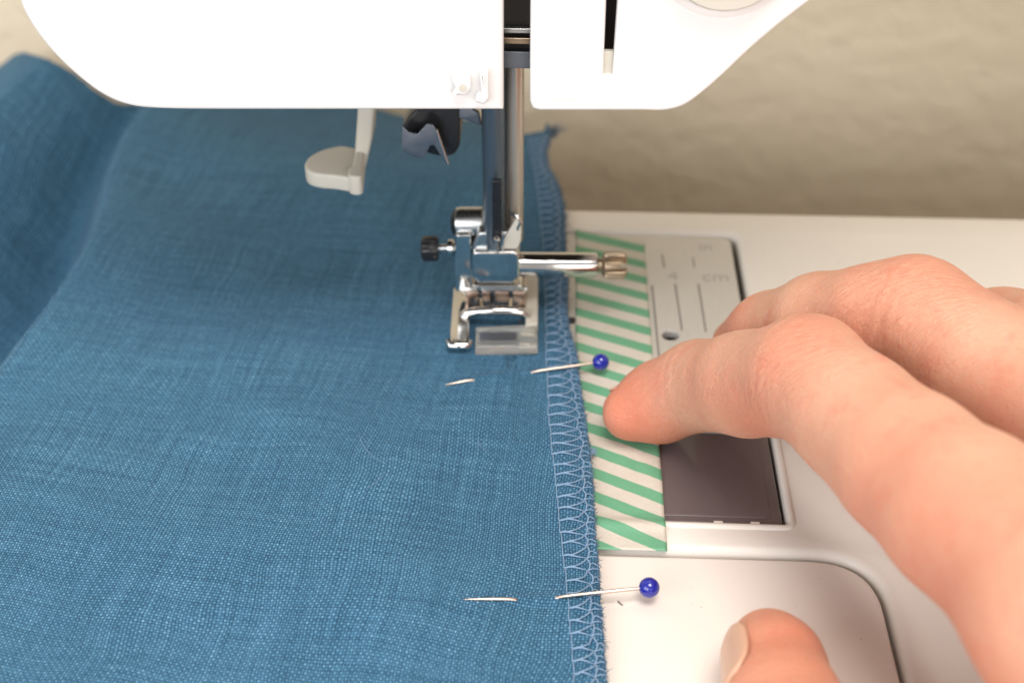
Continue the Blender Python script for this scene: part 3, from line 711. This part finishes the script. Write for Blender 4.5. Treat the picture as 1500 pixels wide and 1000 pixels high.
palm = [(im, wr-wo*.6, 1.14, 1.5), (mm_, wr, 1.15, 1.5), (rm, wr+wo*.6, 1.05, 1.45), (lm, wr+wo, .95, 1.3), (im*.75+wr*.25, mm_*.85+wr*.15, 1.1, 1.1), (mm_, rm, 1.05, 1.0), (rm, lm, 1.0, .9),
        (wr-wo*.5, wr2-wo*.6, 1.5, 1.9), (wr+wo*.6, wr2+wo*.6, 1.4, 1.9), (im, np.array((7.2, -13.6, 2.6)), .95, 1.1)]
h = .085; lo = np.array((0.6, -27.0, -.2)); hi = np.array((22.5, 2.0, 6.2)); shp = np.ceil((hi-lo)/h).astype(int)
F = np.full(shp, 9.0, dtype=np.float32)
ax = [lo[i]+h*np.arange(shp[i], dtype=np.float32) for i in range(3)]
def segdist(a, b_, r1, r2, sub_):
    X, Y, Z = ax[0][sub_[0]][:, None, None], ax[1][sub_[1]][None, :, None], ax[2][sub_[2]][None, None, :]
    d = b_-a; L2 = float(d@d)
    t = np.clip(((X-a[0])*d[0]+(Y-a[1])*d[1]+(Z-a[2])*d[2])/L2, 0, 1)
    t = t*1.0
    return np.sqrt((X-a[0]-d[0]*t)**2+(Y-a[1]-d[1]*t)**2+(Z-a[2]-d[2]*t)**2)-(r1+(r2-r1)*t)
def smin(a, b_, k):
    hh = np.clip(.5+.5*(b_-a)/k, 0, 1); return b_*(1-hh)+a*hh-k*hh*(1-hh)
def add(a, b_, r1, r2, k, tgt):
    m = max(r1, r2)+.7; l = np.minimum(a, b_)-m; u = np.maximum(a, b_)+m
    i0 = np.clip(((l-lo)/h).astype(int), 0, shp); i1 = np.clip(((u-lo)/h).astype(int)+1, 0, shp)
    sb = tuple(slice(int(i0[i]), int(i1[i])) for i in range(3))
    if any(s_.stop <= s_.start for s_ in sb): return
    tgt[sb] = smin(tgt[sb], segdist(a, b_, r1, r2, sb), k)
for ch in segs:
    T = np.full(shp, 9.0, dtype=np.float32)
    for i, sg in enumerate(ch): add(*sg, .16, T)
    near = T < 1.5
    F = np.where(near, smin(F, T, .08), np.minimum(F, T))
T = np.full(shp, 9.0, dtype=np.float32)
for sg in palm: add(*sg, .5, T)
F = np.where((T < 2), smin(F, T, .35), F)
# the pads press flat on the bed
Zg = ax[2][None, None, :]
F = np.maximum(F, (.03-Zg).astype(np.float32)+np.zeros_like(F))
# surface nets
ins = F < 0
c8 = [(i, j, k) for i in (0, 1) for j in (0, 1) for k in (0, 1)]
n0, n1, n2 = shp-1
cnt = np.zeros((n0, n1, n2), dtype=np.int8)
for i, j, k in c8: cnt += ins[i:i+n0, j:j+n1, k:k+n2]
act = (cnt > 0) & (cnt < 8); cid = np.full((n0, n1, n2), -1, dtype=np.int64); ci = np.argwhere(act); cid[act] = np.arange(len(ci))
pos = np.zeros((len(ci), 3)); wsum = np.zeros(len(ci))
for a in range(8):
    for b_ in range(a+1, 8):
        A_, B_ = np.array(c8[a]), np.array(c8[b_])
        if np.abs(A_-B_).sum() != 1: continue
        fa = F[tuple((ci+A_).T)]; fb = F[tuple((ci+B_).T)]; m = (fa < 0) != (fb < 0)
        t = np.where(m, fa/np.where(m, fa-fb, 1), 0); pos += (m[:, None])*(A_+(B_-A_)*t[:, None]); wsum += m
pos = lo+h*(ci+pos/wsum[:, None])
faces = []
for axis in range(3):
    o1, o2 = (axis+1) % 3, (axis+2) % 3
    sl0 = [slice(1, -1)]*3; sl0[axis] = slice(0, -1); sl1 = list(sl0); sl1[axis] = slice(1, None)
    a_, b_ = ins[tuple(sl0)], ins[tuple(sl1)]; ed = np.argwhere(a_ != b_)
    off = np.array([1, 1, 1]); off[axis] = 0; ed = ed+off
    e1 = np.zeros(3, int); e1[o1] = 1; e2 = np.zeros(3, int); e2[o2] = 1
    ok = (ed < np.array([n0, n1, n2])).all(1); ed = ed[ok]
    q = [cid[tuple((ed-e1-e2).T)], cid[tuple((ed-e2).T)], cid[tuple(ed.T)], cid[tuple((ed-e1).T)]]
    qq = np.stack(q, 1); flip = ~ins[tuple(ed.T)]; qq[flip] = qq[flip][:, ::-1]; qq = qq[(qq >= 0).all(1)]; faces.append(qq)
faces = np.concatenate(faces)
me = bpy.data.meshes.new('hand'); me.from_pydata(pos.tolist(), [], faces.tolist()); me.update()
bm = bmesh.new(); bm.from_mesh(me)
for _ in range(4): bmesh.ops.smooth_vert(bm, verts=bm.verts, factor=.5, use_axis_x=True, use_axis_y=True, use_axis_z=True)
bmesh.ops.recalc_face_normals(bm, faces=bm.faces)
bm.normal_update()
# knuckle creases, skin folds, redness; warm shade painted red along the lower edge
vw = bm.verts.layers.float.new('wrinkle'); vr = bm.verts.layers.float.new('red'); vk = bm.verts.layers.float.new('knuckle')
kn = [(idx[4][0], idx[3][0], idx[5][0], .95), (mid[4][0], mid[3][0], mid[5][0], .95), (idx[2][0], idx[1][0], idx[3][0], .55), (thb[3][0], thb[2][0], thb[4][0], .7)]
KN_ = [(Vector(c), (Vector(b2)-Vector(a2)).normalized(), s) for c, a2, b2, s in kn]
red = [(Vector(idx[1][0]), .95, .8), (Vector(idx[0][0]), .7, .6), (Vector(idx[4][0])+Vector((0, 0, .5)), .8, .40), (Vector(mid[4][0])+Vector((0, 0, .5)), .9, .42), (Vector(thb[1][0]), 1.0, .5), (Vector(thb[3][0]), 1.2, .6), (Vector(mid[0][0]), 1.1, .9), (Vector(H(1120, 625, 2.2)), .8, .55), (Vector(H(1290, 790, 2.6)), 1.1, .45), (Vector(H(1420, 960, 3.0)), 1.4, .55)]
for v in bm.verts:
    w = 0
    for c, d, s in KN_:
        r = v.co-c; ln = r.length
        if ln < 1.7*s:
            t = r.dot(d)+.10*mnoise.noise(v.co*1.6); fall = max(0, 1-(ln/(1.7*s))**2)
            w -= fall*(math.exp(-((t)/.045)**2)*.9+math.exp(-((t-.24)/.04)**2)*.6+math.exp(-((t+.22)/.04)**2)*.6+math.exp(-((t-.42)/.035)**2)*.35)*(1 if v.normal.z > -.2 else .5)
    w *= .35+.9*max(0, mnoise.noise(v.co*1.3+Vector((4, 4, 4)))+.35); v[vw] = w
    v[vk] = min(1, .10+sum(math.exp(-((v.co-c).length/1.25)**2)*q*1.6 for c, q in ((KN_[0][0]+Vector((0, 0, .5)), 1), (KN_[1][0]+Vector((0, 0, .5)), 1), (KN_[2][0], .6), (KN_[3][0], .6))))
    v[vr] = min(1, sum(a3*math.exp(-((v.co-c).length/rr)**2) for c, rr, a3 in red))
    v.co += v.normal*(.030*mnoise.noise(v.co*.9)+.006*mnoise.noise(v.co*3.1)+.010*w)
bm.to_mesh(me); bm.free()
base = Vector((wr[0], wr[1], 0))
PR = empty('person', base); tag(PR, 'hand of a person with index finger pressing on the striped tape, thumb resting nearer', 'person')
hand = obj('hand', me, M_skin, PR); hand.location = -base
sd = hand.modifiers.new('smooth', 'SUBSURF'); sd.levels = 1; sd.render_levels = 1
# nails: curved shells lying on the last joints
def nail(tip, nxt, rt, rn, dors, length, start, half, off=.012, up=0):
    a = Vector(tip); d = (Vector(nxt)-a).normalized(); n = Vector(dors); n = (n-d*n.dot(d)).normalized(); b_ = d.cross(n)
    L = (Vector(nxt)-a).length; bm = bmesh.new(); NU, NV = 14, 14; g = []
    for i in range(NU+1):
        row = []
        s = start+length*i/NU; e_ = abs(2*i/NU-1)
        hw = half*math.sqrt(max(.05, 1-(e_**3.2)*.85))
        for j in range(NV+1):
            th = hw*(2*j/NV-1); r = rt+(rn-rt)*max(0, s)/L
            if s < 0: r = math.sqrt(max(.01, rt*rt-s*s*.55))
            p = a+d*s+(n*math.cos(th)+b_*math.sin(th))*(r+off-.02*(abs(2*j/NV-1)**6)-.02*(i == NU))
            row.append(bm.verts.new(p))
        g.append(row)
    for i in range(NU):
        for j in range(NV): bm.faces.new((g[i][j], g[i+1][j], g[i+1][j+1], g[i][j+1]))
    o = bmobj('fingernail', bm, M_nail, hand); m2 = o.modifiers.new('t', 'SOLIDIFY'); m2.thickness = .03; m2.offset = -1; return o
nail(thb[1][0], thb[2][0], .70, .78, (-1.0, .12, .42), 1.2, -.40, .52, .025)
nail(idx[0][0], idx[1][0], .47, .60, (-.1, .9, .45), .85, -.16, .70, .004)
nail(mid[0][0], mid[1][0], .60, .70, (-.6, .7, .4), 1.0, -.3, .75)
bpy.context.view_layer.update()
def dist(a, b_): return float(np.linalg.norm(a-b_))
print('index', [round(dist(idx[i][0], idx[i+1][0]), 2) for i in range(8)], idx[-1][0], 'mid', [round(dist(mid[i][0], mid[i+1][0]), 2) for i in range(7)], mid[-1][0])
print('verts hand', len(me.vertices), 'bed', BY1, opR, opB, opT, pnT, pnR, 'tape', tx0, tx1, tyT, tyB, 'zh', Q(700,162,YH).z, 'stitches', len(ys))
